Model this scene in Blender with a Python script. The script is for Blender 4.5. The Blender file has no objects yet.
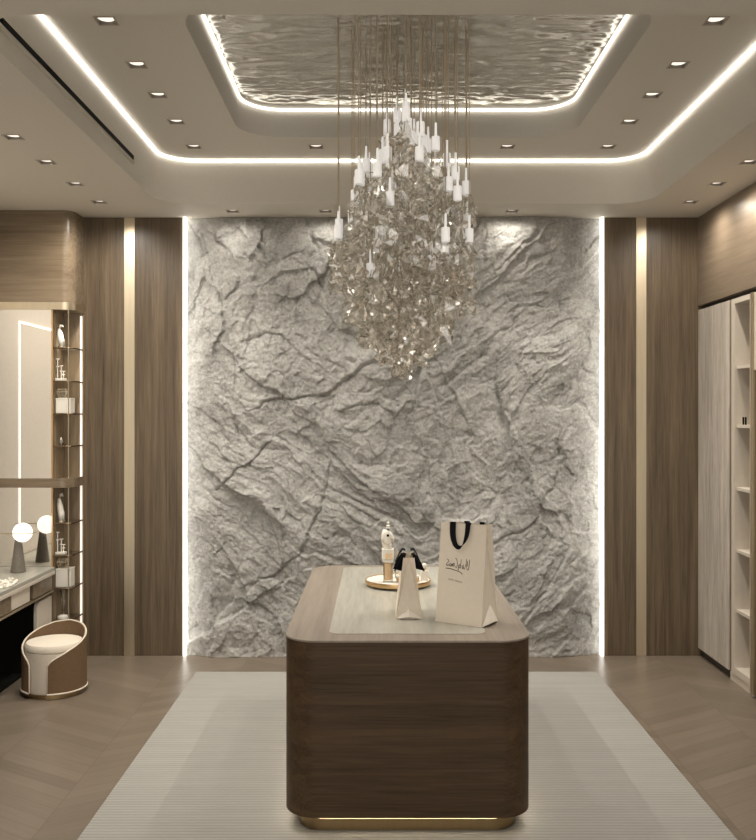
import bpy, bmesh, math, random
import numpy as np
from mathutils import Vector, Matrix
random.seed(7)
PI = math.pi
scn = bpy.context.scene
COL = scn.collection

# ------------------------------------------------------------------ materials
class NT:
    def __init__(s, name):
        s.m = bpy.data.materials.new(name); s.m.use_nodes = True
        s.t = s.m.node_tree; s.n = s.t.nodes
        s.p = s.n.get('Principled BSDF'); s.out = s.n.get('Material Output')
    def node(s, typ, **kw):
        n = s.n.new(typ)
        for k, v in kw.items(): setattr(n, k, v)
        return n
    def link(s, a, b): s.t.links.new(a, b)
    def math(s, op, a, b=None, c=None):
        n = s.node('ShaderNodeMath', operation=op)
        for i, v in enumerate((a, b, c)):
            if v is None: continue
            if isinstance(v, (int, float)): n.inputs[i].default_value = v
            else: s.link(v, n.inputs[i])
        return n.outputs[0]
    def coords(s, scale=(1, 1, 1)):
        tc = s.node('ShaderNodeTexCoord'); mp = s.node('ShaderNodeMapping')
        s.link(tc.outputs['Object'], mp.inputs['Vector']); mp.inputs['Scale'].default_value = scale
        return mp.outputs['Vector']
    def noise(s, vec, scale, detail=4, rough=.55, dist=0):
        n = s.node('ShaderNodeTexNoise'); s.link(vec, n.inputs['Vector'])
        n.inputs['Scale'].default_value = scale; n.inputs['Detail'].default_value = detail
        n.inputs['Roughness'].default_value = rough; n.inputs['Distortion'].default_value = dist
        return n.outputs['Fac']
    def ramp(s, fac, stops):
        r = s.node('ShaderNodeValToRGB'); s.link(fac, r.inputs['Fac'])
        e = r.color_ramp.elements
        while len(e) < len(stops): e.new(.5)
        for i, (p, c) in enumerate(stops): e[i].position = p; e[i].color = (*c, 1)
        return r.outputs['Color']
    def bump(s, h, strength=.2, dist=.01):
        b = s.node('ShaderNodeBump'); b.inputs['Strength'].default_value = strength
        b.inputs['Distance'].default_value = dist; s.link(h, b.inputs['Height'])
        s.link(b.outputs['Normal'], s.p.inputs['Normal'])
    def mix(s, a, b, fac, blend='MIX'):
        n = s.node('ShaderNodeMix', data_type='RGBA', blend_type=blend)
        if isinstance(fac, (int, float)): n.inputs[0].default_value = fac
        else: s.link(fac, n.inputs[0])
        for i, v in ((6, a), (7, b)):
            if isinstance(v, tuple): n.inputs[i].default_value = (*v, 1)
            else: s.link(v, n.inputs[i])
        return n.outputs[2]
    def set(s, color=None, rough=None, metal=None, spec=None):
        if color is not None:
            if isinstance(color, tuple): s.p.inputs['Base Color'].default_value = (*color, 1)
            else: s.link(color, s.p.inputs['Base Color'])
        if rough is not None: s.p.inputs['Roughness'].default_value = rough
        if metal is not None: s.p.inputs['Metallic'].default_value = metal
        if spec is not None: s.p.inputs['Specular IOR Level'].default_value = spec
        return s.m

def paint(name, c, rough=.6, metal=0, var=.06, scale=30, bump=0, spec=.5):
    t = NT(name); v = t.coords()
    f = t.noise(v, scale, 5)
    a = tuple(x*(1-var) for x in c); b = tuple(min(1, x*(1+var)) for x in c)
    col = t.ramp(f, [(.3, a), (.7, b)])
    if bump: t.bump(t.noise(v, scale*4, 4), bump, .004)
    return t.set(col, rough, metal, spec)

def wood(name, dark, light, axis='z', rough=.42, cross=26, along=.9, bump=.08, spec=.4):
    t = NT(name)
    sc = {'x': (along, cross, cross), 'y': (cross, along, cross), 'z': (cross, cross, along)}[axis]
    sf = tuple(v*4.5 for v in sc)
    a = t.noise(t.coords(sc), 1.0, 5, .6, .6)
    b = t.noise(t.coords(sf), 1.0, 3, .6)
    big = t.noise(t.coords(tuple(v*.22 for v in sc)), 1.0, 2)
    f = t.math('ADD', t.math('MULTIPLY', a, .5), t.math('ADD', t.math('MULTIPLY', b, .3), t.math('MULTIPLY', big, .3)))
    col = t.ramp(f, [(.38, dark), (.68, light)])
    t.bump(b, bump, .003)
    return t.set(col, rough, 0, spec)

def metal(name, c, rough=.3):
    t = NT(name); f = t.noise(t.coords((60, 60, 2)), 1, 3)
    col = t.ramp(f, [(.3, tuple(x*.92 for x in c)), (.7, c)])
    return t.set(col, rough, 1)

def emit(name, c, s):
    t = NT(name); t.set((.8, .8, .8), .5)
    t.p.inputs['Emission Color'].default_value = (*c, 1)
    t.p.inputs['Emission Strength'].default_value = s
    return t.m

M = {}
M['ceiling'] = paint('ceiling_paint', (.61, .57, .50), .62, var=.02, scale=60, bump=.05, spec=.3)
M['trim_paint'] = paint('trim_paint', (.36, .31, .25), .5, var=.03)
M['housing_paint'] = paint('housing_paint', (.13, .11, .09), .6, var=.03)
M['wall_taupe'] = paint('taupe_plaster', (.62, .57, .50), .55, var=.03)
M['wall_dark'] = paint('dark_wall', (.10, .085, .07), .7)
M['walnut_v'] = wood('walnut_vertical', (.046, .031, .018), (.158, .116, .073), 'z', .34, bump=.14)
M['walnut_lit'] = wood('walnut_shelf_lit', (.20, .145, .09), (.34, .26, .17), 'z', .4)  # walnut lightened in colour to stand in for light inside the shelf tower
M['walnut_h'] = wood('walnut_horizontal', (.125, .09, .058), (.235, .18, .12), 'x', .27)
M['walnut_y'] = wood('walnut_lengthwise', (.20, .155, .115), (.33, .265, .20), 'y', .38)
M['island_side'] = wood('island_walnut', (.030, .017, .0075), (.086, .053, .027), 'x', .52, cross=34, along=1.1, spec=.22)
M['island_top'] = wood('island_top_veneer', (.18, .148, .118), (.285, .24, .195), 'y', .34, cross=30)
M['travertine'] = wood('striated_stone', (.255, .245, .205), (.42, .405, .35), 'y', .30, cross=14, along=1.1, bump=.02)
M['oak_pale'] = wood('limed_oak', (.30, .265, .225), (.62, .56, .49), 'z', .5, cross=24, along=2.2)
M['champagne'] = metal('champagne_metal', (.66, .57, .42), .36)
M['champagne_dim'] = metal('brushed_bronze', (.52, .42, .28), .36)
M['brass'] = metal('brass', (.66, .45, .24), .3)
M['brass_dark'] = metal('dark_brass', (.33, .24, .13), .35)
M['bronze_dark'] = metal('dark_bronze', (.16, .11, .07), .4)
M['bronze_rod'] = metal('bronze_rod', (.58, .49, .36), .45)
M['black'] = paint('black_satin', (.006, .006, .005), .7, var=.1, spec=.1)
M['dark_gap'] = paint('dark_recess', (.03, .024, .018), .7)
M['cream'] = paint('cream_lacquer', (.66, .59, .50), .4, var=.02)
M['shelf_cream'] = paint('cream_shelf', (.58, .52, .44), .45, var=.02)
M['white'] = paint('white_gloss', (.82, .78, .70), .25, var=.02)
M['paper_lit'] = paint('lit_paper', (.80, .74, .65), .7, var=.02)  # lit copy of the bag paper: brighter light on the base flaps, as colour
M['paper'] = paint('cream_paper', (.70, .625, .525), .7, var=.02, scale=50, bump=.03, spec=.2)
M['ink'] = paint('black_ink', (.03, .025, .02), .6)
M['ink_faint'] = paint('faint_ink', (.22, .18, .145), .6)
M['ribbon'] = paint('black_ribbon', (.006, .006, .007), .8, bump=.05, spec=.1)
M['boucle'] = paint('cream_boucle', (.70, .63, .53), .85, var=.08, scale=160, bump=.3, spec=.2)
M['brown_fabric'] = paint('brown_woven_fabric', (.175, .112, .064), .85, var=.22, scale=220, bump=.35, spec=.2)
M['stone_grey'] = paint('grey_lamp_stone', (.16, .14, .115), .5, var=.12, scale=60)
M['led'] = emit('led_strip_glow', (1, .96, .88), 2.5)
M['led_wall'] = emit('wall_strip_glow', (1, .96, .88), 1.7)
M['led_inner'] = emit('panel_line_glow', (1, .95, .86), 1.3)
M['led_thin'] = emit('frame_line_glow', (1, .93, .84), .75)
M['led_soft'] = emit('led_niche_glow', (1, .88, .76), .45)
M['lamp_glow'] = emit('downlight_glow', (1, .90, .77), .56)
M['globe'] = emit('opal_globe_glow', (1, .92, .80), .75)
M['cap_white'] = emit('pendant_cap_glow', (1, .94, .86), .22)  # slight glow added so the white plastic caps look brightly lit

def thinglass(name, tint, blend, base, gl, tl):
    t = NT(name)
    tr = t.node('ShaderNodeBsdfTransparent'); tr.inputs['Color'].default_value = (*tint, 1)
    g = t.node('ShaderNodeBsdfGlossy'); g.inputs['Roughness'].default_value = .06; g.inputs['Color'].default_value = (*gl, 1)
    tl_ = t.node('ShaderNodeBsdfTranslucent'); tl_.inputs['Color'].default_value = (.95, .90, .82, 1)
    lw = t.node('ShaderNodeLayerWeight'); lw.inputs['Blend'].default_value = blend
    f = t.noise(t.coords(), 12, 2)
    fac = t.math('ADD', t.math('MULTIPLY', lw.outputs['Fresnel'], .9), t.math('MULTIPLY', f, base)); 
    m1 = t.node('ShaderNodeMixShader'); m1.inputs[0].default_value = tl
    t.link(tr.outputs[0], m1.inputs[1]); t.link(tl_.outputs[0], m1.inputs[2])
    m2 = t.node('ShaderNodeMixShader'); t.link(fac, m2.inputs[0]); t.link(m1.outputs[0], m2.inputs[1]); t.link(g.outputs[0], m2.inputs[2])
    t.link(m2.outputs[0], t.out.inputs['Surface'])
    return t.m
def glassmat(): return thinglass('crystal_glass', (.984, .976, .960), .25, .26, (1, .995, .98), .07)
M['crystal'] = glassmat()
def clearglass(): return thinglass('clear_glass', (.93, .92, .88), .35, .14, (1, 1, .97), .06)
M['glass'] = clearglass()
def mirrormat():
    t = NT('tinted_mirror')
    f = t.noise(t.coords(), 3, 2)
    return t.set(t.ramp(f, [(.3, (.86, .83, .78)), (.7, (.89, .86, .81))]), .035, 1)
M['mirror'] = mirrormat()
def ripplemat():
    t = NT('rippled_steel')
    f = t.noise(t.coords(), 9, 3)
    return t.set(t.ramp(f, [(.3, (.56, .535, .48)), (.7, (.64, .61, .55))]), .24, 1)
M['ripple'] = ripplemat()
def rockmat():
    t = NT('split_face_rock'); v = t.coords()
    f1 = t.noise(v, 2.2, 6, .65, .4); f2 = t.noise(v, 46, 6, .72)
    f = t.math('ADD', t.math('MULTIPLY', f1, .5), t.math('MULTIPLY', f2, .5))
    col = t.ramp(f, [(.33, (.21, .204, .191)), (.5, (.43, .421, .398)), (.67, (.67, .66, .63))])
    t.bump(t.noise(v, 60, 8, .8), .8, .014)
    return t.set(col, .78, 0, .25)
M['rock'] = rockmat()
def floormat():
    t = NT('chevron_plank_floor')
    tc = t.node('ShaderNodeTexCoord'); sp = t.node('ShaderNodeSeparateXYZ'); t.link(tc.outputs['Object'], sp.inputs[0])
    X, Y = sp.outputs[0], sp.outputs[1]; w = .51
    xs = t.math('ADD', X, 20.36)
    pp = t.math('PINGPONG', xs, w)
    col_i = t.math('FLOOR', t.math('DIVIDE', xs, w))
    V = t.math('DIVIDE', t.math('ADD', t.math('ADD', Y, 10), t.math('MULTIPLY', pp, .62)), .105)
    idx = t.math('FLOOR', V); fr = t.math('FRACT', V)
    cmb = t.node('ShaderNodeCombineXYZ'); t.link(idx, cmb.inputs[0]); t.link(col_i, cmb.inputs[1])
    wn = t.node('ShaderNodeTexWhiteNoise', noise_dimensions='2D'); t.link(cmb.outputs[0], wn.inputs['Vector'])
    cv = t.node('ShaderNodeCombineXYZ'); t.link(t.math('MULTIPLY', V, 5.0), cv.inputs[1]); t.link(t.math('MULTIPLY', pp, 2.2), cv.inputs[0]); t.link(t.math('MULTIPLY', col_i, 3.7), cv.inputs[2])
    g = t.noise(cv.outputs[0], 1.6, 5, .6, .3)
    f = t.math('ADD', t.math('MULTIPLY', wn.outputs['Value'], .34), t.math('MULTIPLY', g, .66))
    col = t.ramp(f, [(.2, (.130, .103, .076)), (.8, (.198, .160, .121))])
    seam = t.math('MAXIMUM', t.math('LESS_THAN', fr, .035), t.math('LESS_THAN', t.math('ABSOLUTE', t.math('SUBTRACT', t.math('FRACT', t.math('DIVIDE', xs, w)), .002)), .006))
    col = t.mix(col, (.11, .08, .055), t.math('MULTIPLY', seam, .75))
    t.bump(t.math('SUBTRACT', t.math('MULTIPLY', g, .3), seam), .12, .003)
    return t.set(col, .34, 0, .5)
M['floor'] = floormat()
def carpetmat():
    t = NT('ribbed_carpet')
    tc = t.node('ShaderNodeTexCoord'); sp = t.node('ShaderNodeSeparateXYZ'); t.link(tc.outputs['Object'], sp.inputs[0])
    rib = t.math('PINGPONG', sp.outputs[1], .014)
    rib = t.math('DIVIDE', rib, .014)
    n = t.noise(t.coords(), 240, 3, .7); n2 = t.noise(t.coords((1.2, 9, 1)), 1.5, 3)
    f = t.math('ADD', t.math('MULTIPLY', rib, .42), t.math('ADD', t.math('MULTIPLY', n, .28), t.math('MULTIPLY', n2, .3)))
    col = t.ramp(f, [(.15, (.245, .237, .217)), (.85, (.385, .374, .347))])
    t.bump(t.math('ADD', rib, t.math('MULTIPLY', n, .5)), .35, .006)
    return t.set(col, .92, 0, .15)
M['carpet'] = carpetmat()

# ------------------------------------------------------------------ geometry helpers
def box(bm, x0, x1, y0, y1, z0, z1):
    v = [bm.verts.new(p) for p in ((x0,y0,z0),(x1,y0,z0),(x1,y1,z0),(x0,y1,z0),(x0,y0,z1),(x1,y0,z1),(x1,y1,z1),(x0,y1,z1))]
    for f in ((3,2,1,0),(4,5,6,7),(0,1,5,4),(1,2,6,5),(2,3,7,6),(3,0,4,7)): bm.faces.new([v[i] for i in f])
    return bm
def prism(bm, pts, z0, z1):
    a = [bm.verts.new((x, y, z0)) for x, y in pts]; b = [bm.verts.new((x, y, z1)) for x, y in pts]
    n = len(pts)
    bm.faces.new(a[::-1]); bm.faces.new(b)
    for i in range(n): bm.faces.new((a[i], a[(i+1) % n], b[(i+1) % n], b[i]))
    return bm
def lathe(bm, prof, c=(0, 0), seg=32):
    rings = []
    for r, z in prof:
        if r < 1e-6: rings.append([bm.verts.new((c[0], c[1], z))])
        else: rings.append([bm.verts.new((c[0]+r*math.cos(2*PI*k/seg), c[1]+r*math.sin(2*PI*k/seg), z)) for k in range(seg)])
    for a, b in zip(rings, rings[1:]):
        for k in range(seg):
            k2 = (k+1) % seg
            if len(a) == 1 and len(b) == 1: continue
            if len(a) == 1: bm.faces.new((a[0], b[k2], b[k]))
            elif len(b) == 1: bm.faces.new((a[k], a[k2], b[0]))
            else: bm.faces.new((a[k], a[k2], b[k2], b[k]))
    return bm
def sphere(bm, c, r, seg=24, sx=1, sy=1, sz=1):
    r0 = bmesh.ops.create_uvsphere(bm, u_segments=seg, v_segments=seg//2, radius=r)
    for v in r0['verts']: v.co = Vector((v.co.x*sx+c[0], v.co.y*sy+c[1], v.co.z*sz+c[2]))
    return bm
def tube(bm, pts, r, seg=8, cap=True, closed=False):
    pts = [Vector(p) for p in pts]; n = len(pts); rings = []
    for i, p in enumerate(pts):
        if closed: d = pts[(i+1) % n]-pts[i-1]
        else: d = pts[min(i+1, n-1)]-pts[max(i-1, 0)]
        d.normalize()
        ref = Vector((0, 0, 1)) if abs(d.z) < .9 else Vector((1, 0, 0))
        u = d.cross(ref).normalized(); w = d.cross(u)
        rr = r[i] if isinstance(r, (list, tuple)) else r
        rings.append([bm.verts.new(p+u*rr*math.cos(2*PI*k/seg)+w*rr*math.sin(2*PI*k/seg)) for k in range(seg)])
    for i in range(n if closed else n-1):
        a, b = rings[i], rings[(i+1) % n]
        for k in range(seg): bm.faces.new((a[k], a[(k+1) % seg], b[(k+1) % seg], b[k]))
    if cap and not closed:
        bm.faces.new(rings[0][::-1]); bm.faces.new(rings[-1])
    return bm
def rrect(x0, x1, y0, y1, r, n=8):
    out = []
    for cx, cy, a0 in ((x1-r, y1-r, 0), (x0+r, y1-r, 90), (x0+r, y0+r, 180), (x1-r, y0+r, 270)):
        for k in range(n+1):
            a = math.radians(a0+90*k/n); out.append((cx+r*math.cos(a), cy+r*math.sin(a)))
    return out
def band(bm, la, za, lb, zb):
    a = [bm.verts.new((x, y, za)) for x, y in la]; b = [bm.verts.new((x, y, zb)) for x, y in lb]
    n = len(a)
    for i in range(n): bm.faces.new((a[i], a[(i+1) % n], b[(i+1) % n], b[i]))
    return bm

def wloc(o):
    v = Vector((0, 0, 0))
    while o is not None: v += o.location; o = o.parent
    return v
def obj(name, bm, m, parent=None, smooth=False, bevel=0, local=False, seg=2, angle=35):
    bmesh.ops.recalc_face_normals(bm, faces=bm.faces)
    if parent is not None and not local: bmesh.ops.translate(bm, verts=bm.verts, vec=-wloc(parent))
    me = bpy.data.meshes.new(name); bm.to_mesh(me); bm.free()
    me.materials.append(M[m] if isinstance(m, str) else m)
    o = bpy.data.objects.new(name, me); COL.objects.link(o)
    if parent is not None: o.parent = parent
    if smooth:
        for p in me.polygons: p.use_smooth = True
        if smooth != 'full':
            try: me.set_sharp_from_angle(angle=math.radians(angle))
            except Exception: pass
    if bevel:
        b = o.modifiers.new('bevel', 'BEVEL'); b.width = bevel; b.segments = seg; b.limit_method = 'ANGLE'; b.angle_limit = math.radians(40)
    return o
B = bmesh.new
def tag(o, label, cat, group=None):
    o['label'] = label; o['category'] = cat
    if group: o['group'] = group
    return o
def thing(name, label, cat, loc=(0, 0, 0), group=None):
    o = bpy.data.objects.new(name, None); COL.objects.link(o); o.location = loc
    o.empty_display_size = .1
    return tag(o, label, cat, group)
def struct(o): o['kind'] = 'structure'; return o

# ------------------------------------------------------------------ numpy noise
class Noise2:
    def __init__(s, seed):
        r = np.random.RandomState(seed); s.g = r.rand(256, 256)*2*np.pi
    def __call__(s, x, y):
        xi = np.floor(x).astype(int); yi = np.floor(y).astype(int); fx = x-xi; fy = y-yi
        u = fx*fx*fx*(fx*(fx*6-15)+10); v = fy*fy*fy*(fy*(fy*6-15)+10)
        def d(ix, iy, dx, dy):
            a = s.g[ix & 255, iy & 255]; return np.cos(a)*dx+np.sin(a)*dy
        a = d(xi, yi, fx, fy); b = d(xi+1, yi, fx-1, fy); c = d(xi, yi+1, fx, fy-1); e = d(xi+1, yi+1, fx-1, fy-1)
        return (a*(1-u)+b*u)*(1-v)+(c*(1-u)+e*u)*v
def fbm(n, x, y, o=4, g=.5):
    t = 0; a = 1; f = 1
    for i in range(o): t = t+a*n(x*f+i*17.3, y*f+i*9.1); a *= g; f *= 2.03
    return t
def grid_mesh(name, P, nx, ny):
    me = bpy.data.meshes.new(name)
    i = np.arange(nx*ny).reshape(ny, nx)
    q = np.stack([i[:-1, :-1], i[:-1, 1:], i[1:, 1:], i[1:, :-1]], -1).reshape(-1, 4)
    me.from_pydata(P.tolist(), [], q.tolist()); me.update()
    for p in me.polygons: p.use_smooth = True
    return me

# ------------------------------------------------------------------ dimensions
CH, MH, IH = 3.30, 3.60, 3.78       # lower ceiling, middle ceiling, inner panel
XL, XR, YB, YF = -2.81, 2.40, 7.10, -1.2
FW = 7.00                            # face of the timber back wall

# ------------------------------------------------------------------ room shell
struct(obj('floor', box(B(), XL-.1, XR+.6, YF, YB+.1, -.1, 0), 'floor'))
struct(obj('wall_back', box(B(), XL-.1, XR+.6, YB, YB+.1, 0, CH+.6), 'wall_dark'))
struct(obj('wall_left', box(B(), XL-.1, XL, YF, YB, 0, CH+.6), 'wall_taupe'))
struct(obj('wall_right', box(B(), XR+.5, XR+.6, YF, YB, 0, CH+.6), 'wall_taupe'))

bm = B()
N = 10
hole = rrect(-1.55, 1.89, 3.447, 6.55, .26, N)
up = rrect(-1.51, 1.82, 3.47, 6.51, .24, N)
outer = rrect(XL-.05, XR+.55, YF, YB+.05, .001, N)
from mathutils.geometry import tessellate_polygon
ROWY = (4.21, 4.74, 5.19, 5.66, 6.19)
LOW = [(-1.955, y) for y in (4.97, 5.46, 5.98, 6.49)]+[(2.175, y) for y in (5.46, 5.98, 6.49)]+[(-1.07, 6.78), (-.39, 6.78), (.97, 6.78)]
MID = [(-1.235, y) for y in ROWY]+[(1.525, y) for y in ROWY]+[(-.42, 6.19), (.855, 6.19)]
AP = .041
def plate(bm, out, holes, z):
    loops = [[Vector((x, y, 0)) for x, y in l] for l in [out]+holes]
    flat = [bm.verts.new((p.x, p.y, z)) for l in loops for p in l]
    for tri in tessellate_polygon(loops):
        try: bm.faces.new([flat[i] for i in tri])
        except ValueError: pass
def sq(c): return [(c[0]-AP, c[1]-AP), (c[0]+AP, c[1]-AP), (c[0]+AP, c[1]+AP), (c[0]-AP, c[1]+AP)]
def thin(l): return [p for i, p in enumerate(l) if i == 0 or (p[0]-l[i-1][0])**2+(p[1]-l[i-1][1])**2 > 1e-5]
plate(bm, [(XL-.05, YF), (XR+.55, YF), (XR+.55, YB+.05), (XL-.05, YB+.05)], [thin(hole)]+[sq(c) for c in LOW], CH)
band(bm, hole, CH, up, MH)
ihole = rrect(-.885, 1.24, 4.0, 5.985, .28, N)
iup = rrect(-.862, 1.217, 4.03, 5.95, .26, N)
plate(bm, thin(up), [thin(ihole)]+[sq(c) for c in MID], MH); band(bm, ihole, MH, iup, IH+.02)
bmesh.ops.remove_doubles(bm, verts=bm.verts, dist=.0005)
ceil = struct(obj('ceiling', bm, 'ceiling', smooth=True, angle=30))

def led_loop(name, loop_o, loop_i, z0, z1, label, m='led'):
    bm = B(); band(bm, loop_o, z0, loop_o, z1); band(bm, loop_i, z0, loop_i, z1)
    band(bm, loop_o, z0, loop_i, z0); band(bm, loop_o, z1, loop_i, z1)
    bmesh.ops.remove_doubles(bm, verts=bm.verts, dist=.0002)
    return tag(obj(name, bm, m, smooth=True), label, 'cove light')
led_loop('cove_light', rrect(-1.508, 1.818, 3.472, 6.508, .238, N), rrect(-1.496, 1.806, 3.484, 6.496, .228, N), 3.585, 3.598,
         'long white cove light line round the outer ceiling tray')
led_loop('cove_light', rrect(-.860, 1.215, 4.032, 5.948, .258, N), rrect(-.848, 1.203, 4.044, 5.936, .248, N), 3.756, 3.770,
         'white cove light line framing the rippled metal ceiling panel', 'led_inner')

# rippled metal panel
nx, ny = 300, 300
n1 = Noise2(3); n2 = Noise2(4)
gx, gy = np.meshgrid(np.linspace(-.90, 1.27, nx), np.linspace(4.0, 5.985, ny))
rip = .7*fbm(n1, gx*5.5+.8*fbm(n2, gx*3, gy*3, 2), gy*13, 2, .4)+1.0*np.abs(n2(gx*6+.5*n1(gx*5, gy*9), gy*15))
P = np.stack([gx, gy, IH+.012+.014*rip], -1).reshape(-1, 3)
o = bpy.data.objects.new('ceiling_panel', grid_mesh('ceiling_panel', P, nx, ny)); COL.objects.link(o)
o.data.materials.append(M['ripple'])
tag(o, 'rippled silver metal panel set into the middle of the ceiling', 'ceiling panel')

# slot diffuser on the left riser of the tray
t = thing('air_slot', 'long black air slot in the left side of the ceiling tray', 'air vent', (-1.53, 4.7, 3.41))
obj('slot', box(B(), -1.531, -1.518, 3.75, 5.76, 3.396, 3.420), 'black', t)
bm = B(); box(bm, -1.534, -1.519, 3.72, 5.80, 3.4205, 3.432); box(bm, -1.539, -1.523, 3.72, 5.80, 3.382, 3.3955); box(bm, -1.536, -1.519, 5.762, 5.80, 3.396, 3.420)
obj('frame', bm, 'ceiling', t)

# back wall: panels, strips, rock
def panel(x0, x1, label):
    return tag(obj('wall_panel', box(B(), x0, x1, FW, YB-.001, 0.001, CH-.001), 'walnut_v'), label, 'wall panel')
panel(-2.81, -1.918, 'tall brown wood wall panel left of the left metal strip, beside the display shelf')
panel(-1.838, -1.478, 'tall brown wood wall panel between the left metal strip and the rock wall')
panel(1.690, 1.935, 'narrow tall wood wall panel between the rock wall and the right metal strip')
panel(2.012, 2.90, 'tall dark wood wall panel in the right corner beside the pale cabinet')
def strip(x0, x1, label):
    return tag(obj('metal_strip', box(B(), x0+.001, x1-.001, FW-.004, YB-.001, 0.001, CH-.002), 'champagne'), label, 'wall strip')
strip(-1.918, -1.838, 'vertical champagne metal strip in the left wood wall')
strip(1.935, 2.012, 'vertical champagne metal strip in the right wood wall')
def vled(x0, x1, label):
    return tag(obj('light_strip', box(B(), x0, x1, 6.975, 7.09, .002, CH-.004), 'led_wall'), label, 'light strip')
vled(-1.470, -1.453, 'vertical white light strip along the left edge of the rock wall')
vled(1.670, 1.687, 'vertical white light strip along the right edge of the rock wall')

nx, nz = 440, 470
X0, X1 = -1.4525, 1.6695
gx, gz = np.meshgrid(np.linspace(X0, X1, nx), np.linspace(.002, CH-.004, nz))
na, nb, nc, nd = Noise2(11), Noise2(12), Noise2(13), Noise2(14)
wx = gx+.10*fbm(na, gx*1.6, gz*1.6, 4); wz = gz+.10*fbm(nb, gx*1.6, gz*1.6, 4)
def ab(x, z):
    xr = x-.10-.28*np.sin(2.1*z+.5); s = np.sqrt(xr*xr+.002)
    return (s*.9+1.0*z)/1.35, (1.0*s-.9*z)/1.35, xr
def facets(x, z, n, seed, hs, gs, ka=.55, kb=1.25, kx=.6):
    r = np.random.RandomState(seed)
    sx = r.uniform(X0-.1, X1+.1, n); sz = r.uniform(-.1, CH+.1, n)
    A, Bq, Xr = ab(x, z); sa, sb, sr = ab(sx, sz)
    best = np.full(x.shape, 1e9); h = np.zeros(x.shape)
    H = r.uniform(-hs, hs, n); GA = r.uniform(-gs*.6, gs*.6, n); GB = r.uniform(-gs, gs, n)
    for i in range(n):
        d = (ka*(A-sa[i]))**2+(kb*(Bq-sb[i]))**2+(kx*(Xr-sr[i]))**2
        m = d < best
        best = np.where(m, d, best)
        h = np.where(m, H[i]+GA[i]*(A-sa[i])+GB[i]*(Bq-sb[i]), h)
    return h
h = facets(wx, wz, 30, 5, .011, .09)
w2x = wx+.03*fbm(nc, gx*6, gz*6, 3); w2z = wz+.03*fbm(nd, gx*6, gz*6, 3)
h = h+facets(w2x, w2z, 220, 8, .005, .11)
h = h+facets(w2x+.012*fbm(na, gx*18, gz*18, 3), w2z+.012*fbm(nb, gx*18, gz*18, 3), 1000, 9, .0035, .13, .7, 1.2)
h = h+.016*fbm(nc, gx*1.3+3, gz*1.3, 4)
A_, B_, _ = ab(wx, wz)
h = h+.022*fbm(nd, A_*1.6, B_*5.0, 7, .60)-.007*np.abs(fbm(na, A_*4+7, B_*12, 5, .62))+.006*fbm(nb, gx*22, gz*22, 5, .75)
# hand-placed clefts as in the place: (x, z) polyline, depth, side drop
def cleft(h, pts, depth, width, shelf):
    for (ax, az), (bx, bz) in zip(pts, pts[1:]):
        dx, dz = bx-ax, bz-az; L2 = dx*dx+dz*dz
        tt = np.clip(((w2x-ax)*dx+(w2z-az)*dz)/L2, 0, 1)
        px, pz = w2x-(ax+tt*dx), w2z-(az+tt*dz)
        d = np.sqrt(px*px+pz*pz)
        sgn = np.sign(dx*pz-dz*px)
        h = h-depth*np.exp(-(d/width)**2)+shelf*np.where(sgn > 0, 1, -.6)*np.exp(-(d/(width*5))**2)
    return h
def wxz(x, y): return ((x-379)*6.9/930, 1.82-(y-414)*6.9/930)
for pts, dp, wd, sh in (
    (((262, 404), (320, 390), (345, 378), (366, 362)), .035, .022, .022),
    (((345, 402), (372, 398), (395, 418)), .03, .02, .018),
    (((243, 341), (285, 338), (300, 345)), .022, .014, .015),
    (((300, 330), (330, 360), (350, 385)), .012, .018, .012),
    (((448, 384), (490, 350), (520, 318), (560, 292)), .022, .025, -.018),
    (((505, 400), (530, 360), (560, 300)), .03, .03, -.015),
    (((560, 460), (578, 380), (592, 340)), .015, .02, -.02),
    (((214, 486), (250, 465), (275, 445)), .03, .018, .018),
    (((248, 585), (275, 575), (300, 545), (330, 470)), .025, .02, .02),
    (((210, 650), (228, 600), (240, 560)), .012, .03, -.02),
    (((490, 540), (530, 520), (560, 480)), .03, .025, .02),
    (((520, 640), (545, 600), (565, 560)), .025, .025, -.02),
    (((310, 270), (322, 290)), .035, .02, .02),
    (((200, 235), (215, 300), (240, 390)), .010, .014, -.015),
    (((430, 330), (455, 390), (470, 440)), .014, .016, .015)):
    h = cleft(h, [wxz(*p) for p in pts], dp*.5, wd*.55, sh*.4)
edge = np.minimum(gx-X0, X1-gx)
edge = edge+.05*fbm(na, gx*3, gz*3, 4)
env = np.clip(edge/.30, 0, 1); env = env*env*(3-2*env)
h = h*(.45+.55*env)+.075*env
top = np.clip((CH-gz)/.10, 0, 1); h = np.where(h > 0, h*(.5+.5*top), h)
Yr = np.minimum(7.035-h, 7.085)
P = np.stack([gx, Yr, gz], -1).reshape(-1, 3)
o = bpy.data.objects.new('rock_wall', grid_mesh('rock_wall', P, nx, nz)); COL.objects.link(o)
o.data.materials.append(M['rock'])
tag(o, 'rough grey split rock feature wall between two light strips', 'rock wall')

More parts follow.
